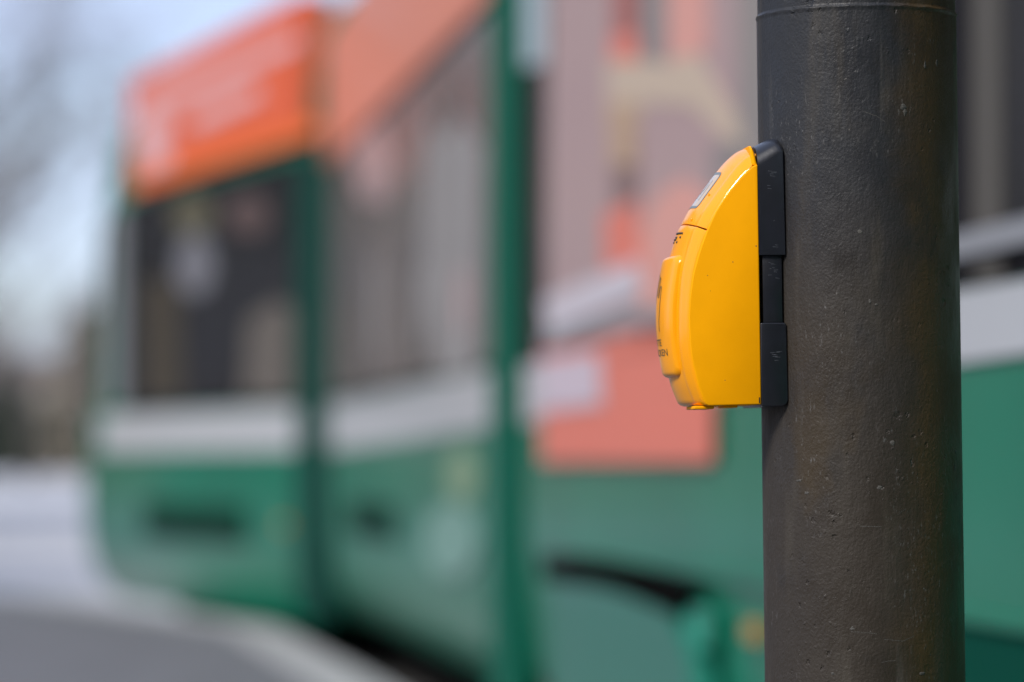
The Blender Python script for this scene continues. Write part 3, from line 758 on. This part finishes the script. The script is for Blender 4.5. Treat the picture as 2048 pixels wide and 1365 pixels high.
# ------------------------------------------------------------------ background: buildings and trees
M_wallA = mat('beige_render', (.52, .47, .38), .8, noise=(.5, .08))
M_wallB = mat('grey_render', (.27, .255, .25), .8, noise=(.5, .08))
M_wallC = mat('sandstone', (.34, .28, .22), .8, noise=(.5, .1))
M_roofT = mat('roof_tiles', (.22, .17, .15), .8)
M_win = mat('window_glass', (.04, .045, .05), .15)
M_frame = mat('window_frame', (.5, .48, .45), .6)
def building(x, y, rz, wd, dp, ht, wall, label, floors, cols):
    root = empty('building', (x, y, -.3), (0, 0, R(rz)))
    tag(root, label, 'building')
    mb = MB(); mb.box(-wd / 2, wd / 2, 0, dp, 0, ht); mb.build('wall', wall, root)
    mb = MB(); mb.prism([(-wd / 2 - .4, ht), (wd / 2 + .4, ht), (wd / 2 - 1.5, ht + 2.6), (-wd / 2 + 1.5, ht + 2.6)], -.4, dp + .4, lambda p, q, a: (p, a, q)); rf = mb.build('roof', M_roofT, root)
    mb = MB(); mb.box(wd * .2, wd * .2 + .7, dp * .4, dp * .4 + .7, ht + 2.4, ht + 3.8); mb.build('chimney', wall, rf)
    fh = ht / floors; cw = wd / cols
    for i in range(floors):
        for j in range(cols):
            cx = -wd / 2 + cw * (j + .5); z0 = fh * i + .9
            if i == 0 and j == cols // 2:
                mb = MB(); mb.box(cx - .6, cx + .6, -.05, .02, .02, 2.4); mb.build('door', M_roofT, root); continue
            mb = MB()
            for (a, b, c, d) in ((-.62, -.52, 0, 1.6), (.52, .62, 0, 1.6), (-.52, .52, 0, .1), (-.52, .52, 1.5, 1.6), (-.03, .03, .1, 1.5)):
                mb.box(cx + a, cx + b, -.06, .01, z0 + c, z0 + d)
            fo = mb.build('window', M_frame, root)
            mb = MB(); mb.box(cx - .52, cx + .52, -.02, .01, z0 + .1, z0 + 1.5); mb.build('pane', M_win, fo)
    return root
building(-2, -16, 180, 44, 10, 13, M_wallB, 'long grey house added unseen behind the camera to darken reflections', 4, 14)  # unseen, added so pole and bracket reflect less bright sky
def gx(px, Y): return (px - 1024) / FP * Y
building(gx(118, 450), 450, 8, 19, 14, 10.5, M_wallA, 'beige house far down the street, between the bare trees at the left edge', 3, 5)
building(gx(-330, 430), 430, 0, 34, 14, 13, M_wallC, 'sandstone house far down the street, left of the beige house', 5, 8)
building(gx(700, 420), 420, 0, 44, 14, 18, M_wallB, 'grey house far away behind the head of the tram', 3, 7)
building(-19.5, 46, 62, 16, 10, 12, M_wallB, 'grey apartment house on the left side of the street, with four rows of windows', 4, 6)
building(-19, 72, 30, 14, 9, 13, M_wallC, 'tall sandstone house added out of view on the left to tint the glass reflections', 4, 5)  # out of view, added so the tram glass reflects brownish grey
building(-14.5, 27, 66, 13, 9, 10, M_wallC, 'sandstone apartment house on the left side of the street, nearer than the grey one', 3, 5)

M_bark = mat('bark', (.075, .065, .055), .9, noise=(6, .3))
M_twig = mat('twigs', (.16, .14, .125), .9)
M_ever = mat('evergreen_leaves', (.045, .06, .035), .8, noise=(2, .4))
def bare_tree(px, Y, ht, seed, label, spread=.5, bud=0.0, crown_mat=None):
    rnd = random.Random(seed); root = empty('bare_tree', (gx(px, Y), Y, -.3)); tag(root, label, 'tree', 'bare trees along the street')
    tb = MB(); cb = MB()
    r0 = ht * .018
    H = ht * .32
    tb.tube([(0, 0, 0), (ht * .005, 0, H * .5), (0, ht * .004, H), (0, 0, H * 1.3)], [r0 * 1.25, r0, r0 * .85, r0 * .6], 10)
    def grow(p, d, L, rad, lev):
        pts = [p]; q = Vector(p); dd = Vector(d)
        for k in range(3):
            dd = (dd + Vector((rnd.uniform(-.2, .2), rnd.uniform(-.2, .2), rnd.uniform(-.05, .2)))).normalized(); q = q + dd * L / 3; pts.append(q.copy())
        cb.tube(pts, [rad * .6, rad * .5, rad * .4, rad * .25], 5 if lev < 2 else 3, caps=False)
        if lev >= 4: return
        for k in range(4 if lev < 3 else 5):
            t = rnd.choice(pts[1:]); a = rnd.uniform(0, 2 * math.pi); e = Vector((math.cos(a), math.sin(a), rnd.uniform(-.2, .7)))
            grow(t, (dd * .6 + e * .8).normalized(), L * rnd.uniform(.5, .75), rad * .5, lev + 1)
    for k in range(7):
        a = k * 2.4 + rnd.uniform(-.3, .3); up = rnd.uniform(.5, 1.3)
        grow(Vector((0, 0, H * rnd.uniform(.75, 1.25))), Vector((math.cos(a) * spread * 1.6, math.sin(a) * spread * 1.6, up)).normalized(), ht * rnd.uniform(.22, .32), r0 * .5, 0)
    tb.build('trunk', M_bark, root, smooth=True); cb.build('crown', crown_mat or M_twig, root)
bare_tree(-60, 170, 26, 33, 'bare tree a little farther than the tall one, its thin crown up in the sky')
bare_tree(-190, 60, 13, 21, 'tall bare tree whose thin twigs reach in from the left edge')
bare_tree(55, 210, 15.5, 3, 'bare tree with a fine twiggy crown, lower than the tall tree in front of it')
bare_tree(-60, 225, 11, 5, 'bare tree cut by the left edge of the picture, behind the nearest one')
bare_tree(185, 270, 11, 9, 'small bare tree just left of the nose of the tram')
bare_tree(20, 300, 11, 11, 'bare tree farthest down the street, above the dark bushes')
bare_tree(-1250, 40, 9, 15, 'bare tree on the left side of the street in front of the sandstone house')
def bush(px, Y, wd, ht, seed, label, m):
    rnd = random.Random(seed); root = empty('bush', (gx(px, Y), Y, -.3)); tag(root, label, 'bush', 'bushes at the end of the street')
    mb = MB()
    for k in range(2600):
        a = rnd.uniform(0, 2 * math.pi); u = rnd.random() ** .6; zz = rnd.random()
        rr = wd / 2 * u * (1 - .55 * zz ** 2) * (1 + .15 * math.sin(a * 3 + seed) + .1 * math.sin(a * 7))
        c = Vector((rr * math.cos(a), rr * math.sin(a), ht * zz * (.9 + .1 * math.sin(a * 5))))
        p = Vector((rnd.uniform(-1, 1), rnd.uniform(-1, 1), rnd.uniform(-1, 1))).normalized(); q = p.orthogonal().normalized(); s = rnd.uniform(.06, .14) * wd / 2.2
        mb.add([c + p * s, c + q * s * .6, c - p * s, c - q * s * .6], [(0, 1, 2, 3)])
    mb.build('foliage', m, root)
    mb = MB(); mb.tube([(0, 0, 0), (0, 0, ht * .5), (.05, 0, ht * .8)], [.06, .04, .02], 6); mb.build('stem', M_bark, root)
M_brush = mat('brown_brush_leaves', (.22, .19, .14), .85, noise=(2, .3))
bush(-15, 300, 6.5, 8.5, 1, 'tall dark evergreen bush at the left edge of the picture', M_ever)
bush(75, 310, 5, 5.5, 2, 'low dark bush beside the tall one at the left edge', M_ever)
bush(185, 290, 8, 13, 3, 'brownish bush just left of the tram nose', M_brush)
bush(130, 330, 7, 7, 4, 'brown green bush between the dark one and the tall brownish one', M_brush)
